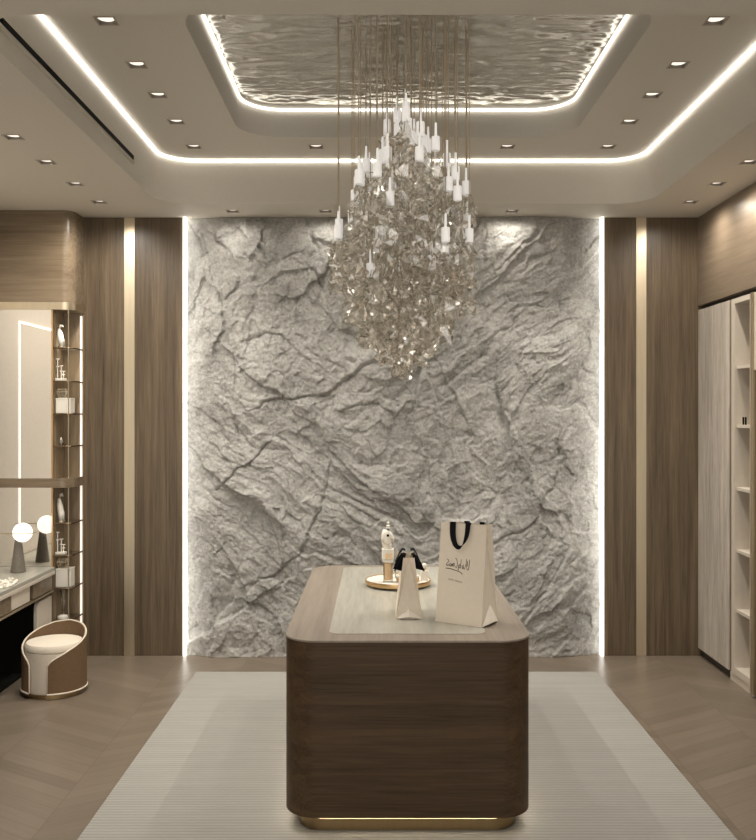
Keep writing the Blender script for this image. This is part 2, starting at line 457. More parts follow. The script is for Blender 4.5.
# ------------------------------------------------------------------ downlights
def spot(parent, x, y, z, e, size=95, blend=.7, tilt=0):
    l = bpy.data.lights.new('spot_beam', 'SPOT'); l.energy = e; l.color = (1, .93, .83)
    l.spot_size = math.radians(size); l.spot_blend = blend; l.shadow_soft_size = .02
    o = bpy.data.objects.new('spot_beam', l); COL.objects.link(o); o.parent = parent
    o.location = (x, y, z); o.rotation_euler = (tilt, 0, 0)
    return o
tb = B()
a = .047; b_ = AP-.0005
box(tb, -a, a, -a, -b_, -.003, 0); box(tb, -a, a, b_, a, -.003, 0); box(tb, -a, -b_, -b_, b_, -.003, 0); box(tb, b_, a, -b_, b_, -.003, 0)
cb = B()
box(cb, -b_, b_, -b_, -b_+.001, -.001, .024); box(cb, -b_, b_, b_-.001, b_, -.001, .024); box(cb, -b_, -b_+.001, -b_+.001, b_-.001, -.001, .024); box(cb, b_-.001, b_, -b_+.001, b_-.001, -.001, .024); box(cb, -b_, b_, -b_, b_, .024, .027)
TRIM = None
def downlight(x, y, z, label, e, size=95, tilt=0):
    global TRIM
    t = thing('downlight', label, 'downlight', (x, y, z), 'square recessed downlights')
    if TRIM is None:
        tr = obj('trim', tb, 'trim_paint', t, local=True)
        bz = obj('housing', cb, 'housing_paint', t, local=True)
        df = obj('bulb', lathe(B(), [(0, .011), (.037, .011), (.039, .013), (.039, .0238), (0, .0238)], (0, 0), 24), 'lamp_glow', t, local=True)
        TRIM = (tr, bz, df)
    else:
        for s in TRIM:
            c = s.copy(); COL.objects.link(c); c.parent = t
    spot(t, 0, 0, -.012, e, size, 1 if size > 150 else .75, tilt)
ords = ['nearest', 'second nearest', 'third nearest', 'fourth nearest', 'farthest']
E1 = 30
for k, y in enumerate(ROWY):
    downlight(-1.235, y, MH, f'square downlight, {ords[k]} in the left row of the inner ceiling', E1)
    downlight(1.525, y, MH, f'square downlight, {ords[k]} in the right row of the inner ceiling', E1)
downlight(-.42, 6.19, MH, 'square downlight on the inner ceiling, behind and left of the chandelier rods', E1)
downlight(.855, 6.19, MH, 'square downlight on the inner ceiling, behind and right of the chandelier rods', E1)
for k, y in enumerate((4.97, 5.46, 5.98, 6.49)):
    downlight(-1.955, y, CH, f'square downlight, {("nearest","second nearest","second farthest","farthest")[k]} in the far left row on the lower ceiling', 24, 172)
for k, y in enumerate((5.46, 5.98, 6.49)):
    downlight(2.175, y, CH, f'square downlight, {("nearest","middle","farthest")[k]} in the far right row on the lower ceiling', 14, 172)
for x, w in ((-1.07, 'leftmost of the row close above the rock wall'), (-.39, 'second from left in the row close above the rock wall'), (.97, 'right of the chandelier in the row close above the rock wall')):
    downlight(x, 6.78, CH, 'square downlight, '+w, 3.8, 172)

# ------------------------------------------------------------------ chandelier
CX, CY = .13, 4.76
ch = thing('chandelier', 'large chandelier of crystal pendants with white caps hanging on thin bronze rods', 'chandelier', (CX, CY, IH))
def crystal_mesh(seed):
    r = random.Random(seed); bm = B()
    L = .31; nr, sg = 11, 6
    rings = []
    for i in range(nr):
        f = i/(nr-1); z = -f*L
        rad = .013+.029*min(1, f*3.2)*(1-.25*max(0, f-.7))
        cx, cy = .013*r.uniform(-1, 1), .013*r.uniform(-1, 1); tw = f*2.6
        rings.append([bm.verts.new((cx+rad*r.uniform(.5, 1.4)*math.cos(2*PI*k/sg+tw), cy+rad*r.uniform(.5, 1.4)*math.sin(2*PI*k/sg+tw), z+r.uniform(-.011, .011))) for k in range(sg)])
    for a, b in zip(rings, rings[1:]):
        for k in range(sg):
            q = (a[k], a[(k+1) % sg], b[(k+1) % sg], b[k])
            bm.faces.new((q[0], q[1], q[2])); bm.faces.new((q[0], q[2], q[3]))
    bm.faces.new(rings[0]); bm.faces.new(rings[-1][::-1])
    for i in range(5):      # splinters standing off the core
        z = -r.uniform(.06, L*.95); a = r.uniform(0, 2*PI); d = r.uniform(.035, .05)
        c = Vector((d*math.cos(a), d*math.sin(a), z)); ax = Vector((math.cos(a)*.6, math.sin(a)*.6, r.uniform(-1, 1))).normalized()
        u = ax.cross(Vector((0, .3, 1))).normalized(); w = ax.cross(u); l = r.uniform(.03, .05); s = r.uniform(.012, .020)
        p = [bm.verts.new(c+ax*l), bm.verts.new(c-ax*l)]
        m = [bm.verts.new(c+u*s*math.cos(q)+w*s*math.sin(q)*.6) for q in (0, PI/2, PI, 3*PI/2)]
        for k in range(4):
            bm.faces.new((p[0], m[k], m[(k+1) % 4])); bm.faces.new((p[1], m[(k+1) % 4], m[k]))
    bmesh.ops.recalc_face_normals(bm, faces=bm.faces)
    me = bpy.data.meshes.new('crystal'); bm.to_mesh(me); bm.free(); me.materials.append(M['crystal'])
    return me
CR = [crystal_mesh(100+i) for i in range(8)]
bm = B(); lathe(bm, [(0, .135), (.0055, .135), (.0065, .072), (.008, .07), (.019, .068), (.0205, .064), (.0205, .004), (.019, 0), (0, 0)], seg=16)
cap0 = obj('cap_tmp', bm, 'cap_white', smooth=True); CAP = cap0.data; CAP.name = 'cap'; bpy.data.objects.remove(cap0)
rg = random.Random(21)
pts = [(.02, -.05)]
tries = 0
while len(pts) < 56 and tries < 40000:
    tries += 1
    x, y = rg.uniform(-1, 1), rg.uniform(-1, 1)
    if x*x+y*y > 1: continue
    if all((x-a)**2+(y-b)**2 > .185**2 for a, b in pts): pts.append((x, y))
SEG = .30; n_cr = 0
for i, (ux, uy) in enumerate(pts):
    r = math.hypot(ux, uy)
    ax, ay = abs(ux*.355), uy*.44
    zt = 3.37-1.30*ax+.32*ay; zb = 1.90+1.30*ax
    f = (i*.618) % 1
    zc = zt-rg.uniform(0, .14) if f < .5 else zt-rg.uniform(.12, .62)
    zc = max(zc, zb+.36)
    zl = zb+abs(rg.gauss(0, .15))
    n = max(1, min(3, int(round((zc-zl)/.34))))
    ln = max(.22, min(.46, (zc-zl)/n))
    if i == 0: zc, n, ln = 3.34, 3, .40
    x, y = ux*.355, uy*.44
    bm = B(); tube(bm, [(0, 0, .13), (0, 0, IH+.004-zc)], .0026, 6)
    rod = obj('rod', bm, 'bronze_rod', ch, smooth=True, local=True)
    rod.location = (x, y, zc-IH)
    c = bpy.data.objects.new('cap', CAP); COL.objects.link(c); c.parent = rod
    for q in range(n):
        if n_cr >= 100: break
        n_cr += 1
        k = bpy.data.objects.new('crystal', CR[(i*3+q) % 8]); COL.objects.link(k); k.parent = rod
        s = rg.uniform(.9, 1.15)
        k.location = (0, 0, .002-q*ln*.98); k.rotation_euler = (0, 0, rg.uniform(0, 6.28)); k.scale = (s, s, ln/.31)

# ------------------------------------------------------------------ carpet and island
tag(obj('carpet', box(B(), -1.285, 1.525, 2.2, 6.535, .0005, .010), 'carpet', bevel=.003), 'pale grey ribbed carpet laid under the central island', 'carpet')

ix0, ix1, iy0, iy1 = -.412, .664, 3.99, 5.97
isl = thing('display_island', 'long dark wood display island with rounded corners and stone inset top', 'island', (.123, 4.98, .01))
obj('body', prism(B(), rrect(ix0, ix1, iy0, iy1, .15, 12), .085, .839), 'island_side', isl, smooth=True)
obj('countertop', prism(B(), rrect(ix0-.003, ix1+.003, iy0-.003, iy1+.003, .152, 12), .839, .848), 'island_top', isl, smooth=True, bevel=.002)
obj('stone_inset', prism(B(), rrect(-.222, .474, 4.105, 5.90, .05, 8), .8478, .850), 'travertine', isl, smooth=True)
obj('plinth', prism(B(), rrect(ix0+.06, ix1-.06, iy0+.055, iy1-.055, .11, 12), .0101, .060), 'brass_dark', isl, smooth=True)
bm = B(); band(bm, rrect(ix0+.062, ix1-.062, iy0+.057, iy1-.057, .108, 12), .066, rrect(ix0+.062, ix1-.062, iy0+.057, iy1-.057, .108, 12), .080)
prism(bm, rrect(ix0+.075, ix1-.075, iy0+.07, iy1-.07, .1, 12), .058, .086)
M['led_warm'] = emit('plinth_glow', (1, .86, .64), 6.0)
obj('plinth_light', bm, 'led_warm', isl, smooth=True)

# ------------------------------------------------------------------ paper bags
def ribbon(bm, pts, wv, n):
    # flat strip along pts; wv = half width vector per point, n = thickness normal
    prev = None
    for p, w in zip(pts, wv):
        p = Vector(p); w = Vector(w); q = [bm.verts.new(p-w), bm.verts.new(p+w), bm.verts.new(p+w+n), bm.verts.new(p-w+n)]
        if prev:
            for k in range(4): bm.faces.new((prev[k], prev[(k+1) % 4], q[(k+1) % 4], q[k]))
        else: bm.faces.new(q)
        prev = q
    bm.faces.new(prev[::-1])
def paper_bag(label, loc, rz, w, d, h, td, fold, fh=1.1):
    t = thing('paper_bag', label, 'shopping bag', loc)
    hw, hd, ht = w/2, d/2, td/2
    bm = B()
    V = lambda *p: bm.verts.new(p)
    bf = [V(-hw, -hd, 0), V(hw, -hd, 0)]; bb = [V(-hw, hd, 0), V(hw, hd, 0)]
    tf = [V(-hw, -ht, h), V(hw, -ht, h)]; tb2 = [V(-hw, ht, h), V(hw, ht, h)]
    bm.faces.new((bf[0], bf[1], tf[1], tf[0])); bm.faces.new((bb[1], bb[0], tb2[0], tb2[1])); bm.faces.new((bf[0], bb[0], bb[1], bf[1]))
    for s, i in ((-1, 0), (1, 1)):
        ap = V(s*(hw+.001), 0, hd*fh-.003); tm = V(s*(hw-fold), 0, h-.004)
        bm.faces.new((bf[i], bb[i], ap)); bm.faces.new((bf[i], ap, tm, tf[i])); bm.faces.new((bb[i], tb2[i], tm, ap))
    o = obj('bag_body', bm, 'paper', t, local=True)
    s = o.modifiers.new('solid', 'SOLIDIFY'); s.thickness = .0016; s.offset = -1
    for sgn in (-1, 1):
        bm = B()
        for fl in (-1, 1):   # loose lower flap of the folded base, lifted off the gusset
            pass
        a = [bm.verts.new((sgn*(hw+.003), -hd*.98, .002)), bm.verts.new((sgn*(hw+.003), hd*.98, .002)), bm.verts.new((sgn*(hw+.018), hd*.5, .009)), bm.verts.new((sgn*(hw+.023), 0, .014)), bm.verts.new((sgn*(hw+.018), -hd*.5, .009)), bm.verts.new((sgn*(hw+.003), 0, hd*fh))]
        bm.faces.new((a[0], a[4], a[5])); bm.faces.new((a[4], a[3], a[5])); bm.faces.new((a[3], a[2], a[5])); bm.faces.new((a[2], a[1], a[5]))
        o = obj('base_flap', bm, 'paper_lit', t, local=True)
        s = o.modifiers.new('solid', 'SOLIDIFY'); s.thickness = .001
    t.rotation_euler = (0, 0, rz)
    return t
BW, BD, BH, BT = .240, .165, .458, .052
bag = paper_bag('tall cream paper bag with black ribbon handles and mirrored handwritten logo', (0, 0, 0), 0, BW, BD, BH, BT, .022)
def front(lx, lz, off=.0015):   # point on the sloping front of the big bag
    return Vector((lx, -(BD/2+(BT/2-BD/2)*lz/BH)-off, lz))
# ribbon handles
bm = B()
loop = []
for k in range(17):
    a = PI*k/16
    loop.append((-.014-.040*math.cos(a), BH+.004-.114*math.sin(a)**.8))
ribbon(bm, [front(x, z, .006) for x, z in loop], [Vector(((.0125 if k < 8 else .0095)*abs(math.cos(PI*k/16))+.003, 0, .0095*math.sin(PI*k/16))) for k in range(17)], Vector((0, -.002, 0)))
obj('ribbon_handle', bm, 'ribbon', bag, local=True)
bm = B()
for x in (-.054, .026): box(bm, x-.011, x+.011, -BT/2-.007, -BT/2+.006, BH-.004, BH+.006)
for x in (-.010, .070): box(bm, x-.011, x+.011, BT/2-.006, BT/2+.006, BH-.004, BH+.007)
ribbon(bm, [(-.006, BT/2+.006, BH), (0, BT/2+.010, BH-.08), (.036, BT/2+.012, BH-.10), (.072, BT/2+.010, BH-.08), (.078, BT/2+.006, BH)], [(.009, 0, .003)]*5, Vector((0, .002, 0)))
obj('ribbon_knot', bm, 'ribbon', bag, local=True)
# handwriting (as it stands: mirror-reversed), traced strokes
def stroke_mesh(bm, strokes, wdt):
    for st in strokes:
        pv = []
        for (px, py) in st:
            lx = -BW/2+(px-42)/672*BW-.011; lz = BH-(.083+py*.00036)
            pv.append((lx, lz))
        for (ax, az), (bx, bz) in zip(pv, pv[1:]):
            d = Vector((bx-ax, bz-az)); L = d.length
            if L < 1e-6: continue
            d /= L; nrm = Vector((-d.y, d.x))*wdt; e = d*wdt*.7
            q = [(ax-e.x-nrm.x, az-e.y-nrm.y), (bx+e.x-nrm.x, bz+e.y-nrm.y), (bx+e.x+nrm.x, bz+e.y+nrm.y), (ax-e.x+nrm.x, az-e.y+nrm.y)]
            v0 = [bm.verts.new(front(*p, .0003)) for p in q]; v1 = [bm.verts.new(front(*p, .0009)) for p in q]
            bm.faces.new(v1); bm.faces.new(v0[::-1])
            for k in range(4): bm.faces.new((v0[k], v0[(k+1) % 4], v1[(k+1) % 4], v1[k]))
bm = B()
stroke_mesh(bm, [
    [(526, 222), (522, 290), (514, 345), (500, 352), (488, 318), (478, 215)],
    [(494, 240), (500, 300)],
    [(470, 285), (464, 325), (452, 345), (440, 325), (438, 290)], [(438, 320), (426, 342), (418, 300)],
    [(404, 225), (400, 280), (396, 332)], [(398, 300), (380, 292), (372, 318), (384, 335), (396, 320)],
    [(372, 300), (366, 340), (370, 368)],
    [(316, 216), (334, 222), (348, 260), (350, 305), (338, 332), (322, 322)],
    [(302, 280), (288, 285), (290, 318), (304, 318), (306, 290), (302, 280)],
    [(282, 285), (276, 320), (264, 290), (258, 322)],
    [(250, 282), (236, 300), (250, 318), (232, 322)],
    [(192, 236), (216, 244), (222, 262), (200, 284), (186, 312), (214, 318), (224, 300)]], .0011)
stroke_mesh(bm, [[(183, 352), (250, 352), (330, 370), (396, 384), (430, 406)]], .0014)
obj('logo', bm, 'ink', bag, local=True)
bm = B()
rr = random.Random(4)
stroke_mesh(bm, [[(x, 474+(x-235)*.14), (x+rr.uniform(-5, 5), 496+(x-235)*.13)] for x in range(238, 436, 13) if x not in (316,)]+
            [[(x, (474 if rr.random() < .5 else 494)+(x-235)*.14), (x+9, (474 if rr.random() < .5 else 494)+(x-235)*.14)] for x in range(240, 428, 26)], .0004)
obj('small_print', bm, 'ink_faint', bag, local=True)
rz = math.radians(-33)
bag.location = (.409, 4.355, .8505); bag.rotation_euler = (0, 0, rz)

sb = paper_bag('small cream paper bag seen from its folded side, black ribbons hanging down', (.142, 4.51, .8505), math.radians(90), .22, .124, .288, .052, .038, .78)
for s in (-1, 1):
    bm = B()
    n = Vector((0, s*.002, 0))
    ps = [(-.075, s*.012, .300), (-.075, s*.026, .305), (-.078, s*.036, .285), (-.080, s*.052, .250), (-.082, s*.068, .222)]
    ribbon(bm, ps, [(.012, 0, .004)]*3+[(.014, 0, 0)]*2, n)
    obj('ribbon_handle', bm, 'ribbon', sb, local=True); bm = B()
    ps = [(.075, s*.012, .300), (.075, s*.026, .305), (.078, s*.040, .285), (.080, s*.060, .240)]
    ribbon(bm, ps, [(.012, 0, .004)]*4, n)
    obj('ribbon_handle', bm, 'ribbon', sb, local=True); bm = B()
    # the broad face of the hanging loop, turned to the camera
    ps = [(-.070, s*.026, .302), (-.080, s*.040, .268), (-.086, s*.054, .228)]
    ribbon(bm, ps, [(0, .010, .006), (0, .019, .005), (0, .022, .006)], Vector((-.002, 0, 0)))
    obj('ribbon_handle', bm, 'ribbon', sb, local=True)

# ------------------------------------------------------------------ tray and bottles
TX, TY = .108, 5.27
tr = thing('serving_tray', 'round white topped tray with brass rim on the island', 'tray', (TX, TY, .8505))
obj('foot', lathe(B(), [(0, .8505), (.09, .8505), (.09, .862), (0, .862)], (TX, TY), 40), 'glass', tr, smooth=True)
obj('rim', lathe(B(), [(.178, .862), (.185, .862), (.187, .872), (.185, .886), (.181, .886), (.181, .866), (.178, .866), (.178, .862)], (TX, TY), 64), 'brass', tr, smooth=True)
obj('tray_top', lathe(B(), [(0, .8621), (.180, .8621), (.180, .882), (0, .882)], (TX, TY), 64), 'white', tr, smooth=True)
TZ = .8822
bx, by = .050, 5.20
pb = thing('perfume_bottle', 'tall perfume bottle with a white animal head stopper on the tray', 'perfume bottle', (bx, by, TZ))
obj('glass_body', prism(B(), rrect(bx-.027, bx+.027, by-.027, by+.027, .008, 4), TZ, TZ+.112), 'glass', pb, smooth=True)
obj('gold_core', prism(B(), rrect(bx-.0225, bx+.0225, by-.0225, by+.0225, .006, 4), TZ+.012, TZ+.104), 'brass', pb, smooth=True)
obj('collar', prism(B(), rrect(bx-.030, bx+.030, by-.030, by+.030, .009, 4), TZ+.1125, TZ+.126), 'white', pb, smooth=True)
bm = B(); prism(bm, rrect(bx-.034, bx+.034, by-.030, by+.030, .012, 5), TZ+.1265, TZ+.188)
obj('shoulder', bm, 'white', pb, smooth=True, bevel=.005)
bm = B()
for q in (-.011, .011): box(bm, bx+.004+q-.007, bx+.004+q+.007, by-.0335, by-.0295, TZ+.132, TZ+.162)
obj('gold_inlay', bm, 'brass', pb)
# stopper: animal head looking right (arched neck, brow, muzzle)
bm = B()
tube(bm, [(bx-.003, by, TZ+.188), (bx-.006, by, TZ+.21), (bx-.010, by, TZ+.235), (bx-.010, by, TZ+.262), (bx-.004, by, TZ+.285), (bx+.004, by, TZ+.298), (bx+.006, by, TZ+.303)],
     [.026, .027, .027, .028, .025, .014, .004], 18)
tube(bm, [(bx-.006, by, TZ+.270), (bx+.010, by, TZ+.256), (bx+.022, by, TZ+.246), (bx+.031, by, TZ+.240), (bx+.034, by, TZ+.239)], [.024, .021, .015, .011, .004], 14)
hd = obj('stopper_head', bm, 'white', pb, smooth='full')
bm = B(); sphere(bm, (bx-.001, by-.0265, TZ+.262), .0075, 12, sy=.6); obj('eye', bm, 'black', hd, smooth=True)
bm = B(); tube(bm, [(bx-.004+.029*math.cos(a), by-.0295-.004*math.sin(a)*0, TZ+.222-.028*math.sin(a)+.02) for a in [PI*k/14 for k in range(15)]], .0018, 6)
obj('gold_bridle', bm, 'brass', hd, smooth=True)
bm = B(); lathe(bm, [(0, TZ+.298), (.012, TZ+.300), (.005, TZ+.308), (.013, TZ+.313), (.005, TZ+.318), (.004, TZ+.322), (.009, TZ+.329), (.006, TZ+.336), (0, TZ+.338)], (bx+.001, by), 14)
obj('finial', bm, 'white', pb, smooth=True)
bx, by = .255, 5.25
pb = thing('perfume_bottle', 'small white bottle with round white stopper at the right of the tray', 'perfume bottle', (bx, by, TZ))
obj('body', prism(B(), rrect(bx-.021, bx+.021, by-.018, by+.018, .007, 4), TZ, TZ+.058), 'white', pb, smooth=True, bevel=.004)
obj('neck', lathe(B(), [(0, TZ+.058), (.009, TZ+.058), (.009, TZ+.070), (0, TZ+.070)], (bx, by), 16), 'brass', pb, smooth=True)
bm = B(); sphere(bm, (bx, by, TZ+.083), .0145, 16); obj('stopper', bm, 'white', pb, smooth=True)
bx, by = .110, 5.33
pb = thing('perfume_bottle', 'slim clear bottle with silver top just behind the small bag', 'perfume bottle', (bx, by, TZ))
obj('body', lathe(B(), [(0, TZ), (.017, TZ), (.019, TZ+.01), (.019, TZ+.085), (.008, TZ+.10), (0, TZ+.10)], (bx, by), 18), 'glass', pb, smooth=True)
obj('cap', lathe(B(), [(0, TZ+.10), (.010, TZ+.10), (.010, TZ+.145), (.007, TZ+.15), (0, TZ+.15)], (bx, by), 16), 'champagne', pb, smooth=True)
for bx, by, lb in ((.118, 5.19, 'low copper jar with white lid, left behind the small bag'), (.205, 5.20, 'low copper jar with white lid, between the small bag and the white bottle')):
    j = thing('cream_jar', lb, 'jar', (bx, by, TZ))
    obj('body', lathe(B(), [(0, TZ), (.020, TZ), (.021, TZ+.004), (.021, TZ+.026), (0, TZ+.026)], (bx, by), 20), 'brass', j, smooth=True)
    obj('lid', lathe(B(), [(0, TZ+.026), (.022, TZ+.026), (.022, TZ+.036), (.020, TZ+.038), (0, TZ+.038)], (bx, by), 20), 'white', j, smooth=True)

# ------------------------------------------------------------------ left: vanity, mirror, shelf tower
FY = 6.75
def tower_outline(x0, x1, y0, y1, r):   # rounded at the free front corner
    out = [(x0, y1), (x0, y0)]
    for k in range(9):
        a = -PI/2+PI/2*k/8; out.append((x1-r+r*math.cos(a), y0+r+r*math.sin(a)))
    out.append((x1, y1)); return out
t = thing('wall_cabinet', 'rounded wood cabinet high up above the mirror, under the ceiling', 'cabinet', (-2.55, 6.87, 2.63))
obj('body', prism(B(), tower_outline(XL+.001, -2.222, FY, FW-.001, .085), 2.632, CH-.002), 'walnut_h', t, smooth=True)
obj('metal_trim', prism(B(), tower_outline(XL+.001, -2.217, FY-.006, FW-.001, .088), 2.578, 2.632), 'champagne', t, smooth=True)
t = thing('wall_mirror', 'large tinted wall mirror above the vanity counter', 'mirror', (-2.61, FY, .72))
obj('mirror_glass', box(B(), XL+.001, -2.378, FY, FY+.012, .712, 2.577), 'mirror', t)
obj('edge_trim', box(B(), -2.377, -2.366, FY-.004, FY+.02, .712, 2.577), 'brass', t)
obj('backing', box(B(), XL+.001, -2.378, FY+.0125, FY+.04, .712, 2.577), 'dark_gap', t)

sh = thing('display_shelf', 'tall open corner shelf tower of thin dark shelves beside the mirror', 'shelf', (-2.3, 6.87, 0))
sx0, sx1 = -2.366, -2.226
obj('back_panel', box(B(), XL+.001, sx1+.004, FW-.018, FW-.001, .001, 2.577), 'walnut_lit', sh)
obj('side_panel', box(B(), sx0-.03, sx0, FY+.045, FW-.02, .001, 2.577), 'walnut_lit', sh)
spot(sh, sx1-.05-sh.location.x, FY+.09-sh.location.y, 2.56, 9, 60, .8)  # added spot without a fitting, brightens the shelf interior
SZ = [.325, .557, .795, 1.030, 1.590, 1.825, 2.062, 2.305]
for z in SZ:
    sf = obj('shelf', prism(B(), tower_outline(sx0+.001, sx1-.004, FY+.006, FW-.02, .05), z-.009, z), 'glass', sh, smooth=True)
    tl = tower_outline(sx0+.001, sx1-.002, FY+.004, FW-.02, .05)[1:]
    bm = B(); ribbon_pts = [(x, y, z-.005) for x, y in tl]
    tube(bm, ribbon_pts, .0055, 6)
    obj('edge_trim', bm, 'bronze_dark', sf, smooth=True)
obj('corner_rod', lathe(B(), [(0, .04), (.004, .04), (.004, 2.577), (0, 2.577)], (sx1-.030, FY+.006), 10), 'champagne', sh, smooth=True)
obj('light_strip', box(B(), sx1-.016, sx1-.002, FW-.026, FW-.019, .20, 2.555), 'led_soft', sh)
obj('base', prism(B(), tower_outline(sx0+.001, sx1-.002, FY+.004, FW-.02, .05), .001, .05), 'walnut_v', sh, smooth=True)
obj('middle_band', prism(B(), tower_outline(XL+.001, -2.219, FY-.03, FW-.019, .095), 1.287, 1.352), 'walnut_h', sh, smooth=True)

# things on the shelves
def box_thing(name, label, cat, x0, x1, y0, y1, z0, z1, m, group=None):
    t = thing(name, label, cat, ((x0+x1)/2, (y0+y1)/2, z0), group)
    obj('body', box(B(), x0, x1, y0, y1, z0+.0005, z1), m, t, bevel=.003)
    obj('lid', box(B(), x0-.001, x1+.001, y0-.001, y1+.001, z1, z1+.012), m, t, bevel=.002)
    return t
def bird(label, z, hgt):
    x, y = -2.335, FY+.06
    t = thing('figurine', label, 'figurine', (x, y, z))
    bm = B()
    tube(bm, [(x+.012, y, z+.012), (x+.008, y, z+hgt*.3), (x-.002, y, z+hgt*.6), (x-.008, y, z+hgt*.8), (x, y, z+hgt*.93), (x+.012, y, z+hgt*.97), (x+.024, y, z+hgt*.88)],
         [.020, .024, .020, .013, .012, .009, .003], 12)
    obj('body', bm, 'white', t, smooth='full')
    obj('base', lathe(B(), [(0, z+.0005), (.026, z+.0005), (.026, z+.012), (0, z+.012)], (x+.01, y), 18), 'champagne', t, smooth=True)
bird('white curved bird figurine on the top shelf of the shelf tower', 2.305, .17)
bird('white bird figurine on the shelf just below the wooden band', 1.030, .21)
def wire_stand(label, z):
    x, y = -2.325, FY+.05
    t = thing('bottle_display', label, 'perfume display', (x, y, z))
    obj('base', box(B(), x-.035, x+.035, y-.025, y+.025, z+.0005, z+.018), 'white', t, bevel=.003)
    bm = B()
    for dx, hh in ((-.025, .16), (.002, .11), (.018, .07)):
        tube(bm, [(x+dx, y, z+.018), (x+dx, y, z+hh)], .004, 6)
        tube(bm, [(x+dx-.012, y, z+hh), (x+dx+.014, y, z+hh)], .004, 6)
        tube(bm, [(x+dx-.010, y, z+hh*.65), (x+dx+.012, y, z+hh*.65)], .004, 6)
    obj('wire_frame', bm, 'white', t, smooth=True)
wire_stand('white wire display stand on the second shelf of the shelf tower', 2.062)
wire_stand('white wire display stand on the shelf beside the glowing globe', .795)
box_thing('gift_box', 'white gift box on the shelf above the wooden band', 'box', -2.358, -2.25, FY+.03, FY+.13, 1.825, 1.925, 'white')
box_thing('gift_box', 'white gift box low on the shelf tower, level with the vanity top', 'box', -2.358, -2.25, FY+.03, FY+.13, .557, .680, 'white')
def glass_box(label, z):
    x, y = -2.318, FY+.065
    t = thing('terrarium', label, 'glass box', (x, y, z))
    tp = [(-.035, -.03), (.035, -.03), (.035, .03), (-.035, .03)]
    bm = B(); lo = [bm.verts.new((x+a*.6, y+b*.6, z+.0005)) for a, b in tp]; hi = [bm.verts.new((x+a, y+b, z+.045)) for a, b in tp]; t2 = [bm.verts.new((x+a*.8, y+b*.8, z+.065)) for a, b in tp]
    bm.faces.new(lo[::-1]); bm.faces.new(t2)
    for p, q in ((lo, hi), (hi, t2)):
        for k in range(4): bm.faces.new((p[k], p[(k+1) % 4], q[(k+1) % 4], q[k]))
    ed = [(e.verts[0].co.copy(), e.verts[1].co.copy()) for e in bm.edges]
    obj('panes', bm, 'glass', t)
    bm = B()
    for p, q in ed: tube(bm, [p, q], .0022, 5)
    obj('frame', bm, 'champagne', t)
glass_box('faceted glass box standing on the upper white gift box', 1.938)
glass_box('faceted glass box standing on the lower white gift box', .693)
def small_bottle(label, x, y, z, s=1):
    t = thing('perfume_bottle', label, 'perfume bottle', (x, y, z))
    obj('body', lathe(B(), [(0, z+.0005), (.016*s, z+.0005), (.018*s, z+.006), (.018*s, z+.035*s), (.006*s, z+.045*s), (0, z+.045*s)], (x, y), 16), 'glass', t, smooth=True)
    obj('cap', lathe(B(), [(0, z+.045*s), (.008*s, z+.045*s), (.008*s, z+.065*s), (0, z+.065*s)], (x, y), 12), 'white', t, smooth=True)
small_bottle('small glass bottle on the shelf directly above the wooden band', -2.325, FY+.05, 1.590, .9)
x, y, z = -2.315, FY+.07, .325
t = thing('glass_vase', 'tall clear glass vase on a lowest shelf behind the stool', 'vase', (x, y, z))
obj('vessel', lathe(B(), [(0, z+.026), (.012, z+.028), (.008, z+.05), (.010, z+.09), (.022, z+.19), (.030, z+.21), (.027, z+.21), (.019, z+.19), (.006, z+.09), (0, z+.06)], (x, y), 20), 'glass', t, smooth=True)
obj('foot', lathe(B(), [(0, z+.0005), (.042, z+.0005), (.040, z+.016), (.012, z+.026), (0, z+.026)], (x, y), 22), 'white', t, smooth=True)

# left wall light frame (seen in the mirror)
t = thing('wall_light', 'thin upright light line of a frame on the left wall, seen in the mirror', 'light strip', (XL, 6.2, .72))
obj('upright', box(B(), XL+.001, XL+.012, 6.240, 6.250, .72, 2.545), 'led_thin', t)
obj('top_bar', box(B(), XL+.001, XL+.012, 4.2, 6.235, 2.530, 2.545), 'led_thin', t)
tag(obj('wall_panel', box(B(), XL+.0005, XL+.0045, 4.2, 6.23, .72, 2.52), M['wall_taupe']), 'smooth taupe wall panel inside the light frame above the vanity', 'wall panel')

# vanity
CZ = .712
va = thing('vanity_counter', 'long vanity counter with stone top and mixed wood and cream drawers', 'vanity', (-2.6, 5.6, 0))
obj('countertop', box(B(), XL+.001, -2.350, 4.3, FY-.006, CZ-.028, CZ), 'travertine', va, bevel=.003)
obj('edge_rail', box(B(), -2.362, -2.347, 4.3, FY-.006, CZ-.052, CZ-.0285), 'shelf_cream', va, bevel=.002)
obj('apron', box(B(), XL+.001, -2.385, 4.3, FY-.006, .548, CZ-.0285), 'dark_gap', va)
obj('bottom_rail', box(B(), -2.385, -2.355, 4.3, FY-.006, .532, .547), 'champagne', va, bevel=.002)
for k, (y0, y1, m) in enumerate(((6.355, 6.715, 'walnut_y'), (5.985, 6.30, 'cream'), (5.63, 5.965, 'walnut_y'), (5.27, 5.61, 'cream'), (4.92, 5.25, 'walnut_y'))):
    f = obj('drawer', box(B(), -2.384, -2.364 if m == 'cream' else -2.359, y0, y1, .552, .655), {'walnut_y': 'walnut_h', 'cream': 'cream'}[m], va, bevel=.003)
    f['label'] = 'cream drawer front' if m == 'cream' else 'brown wood drawer front'
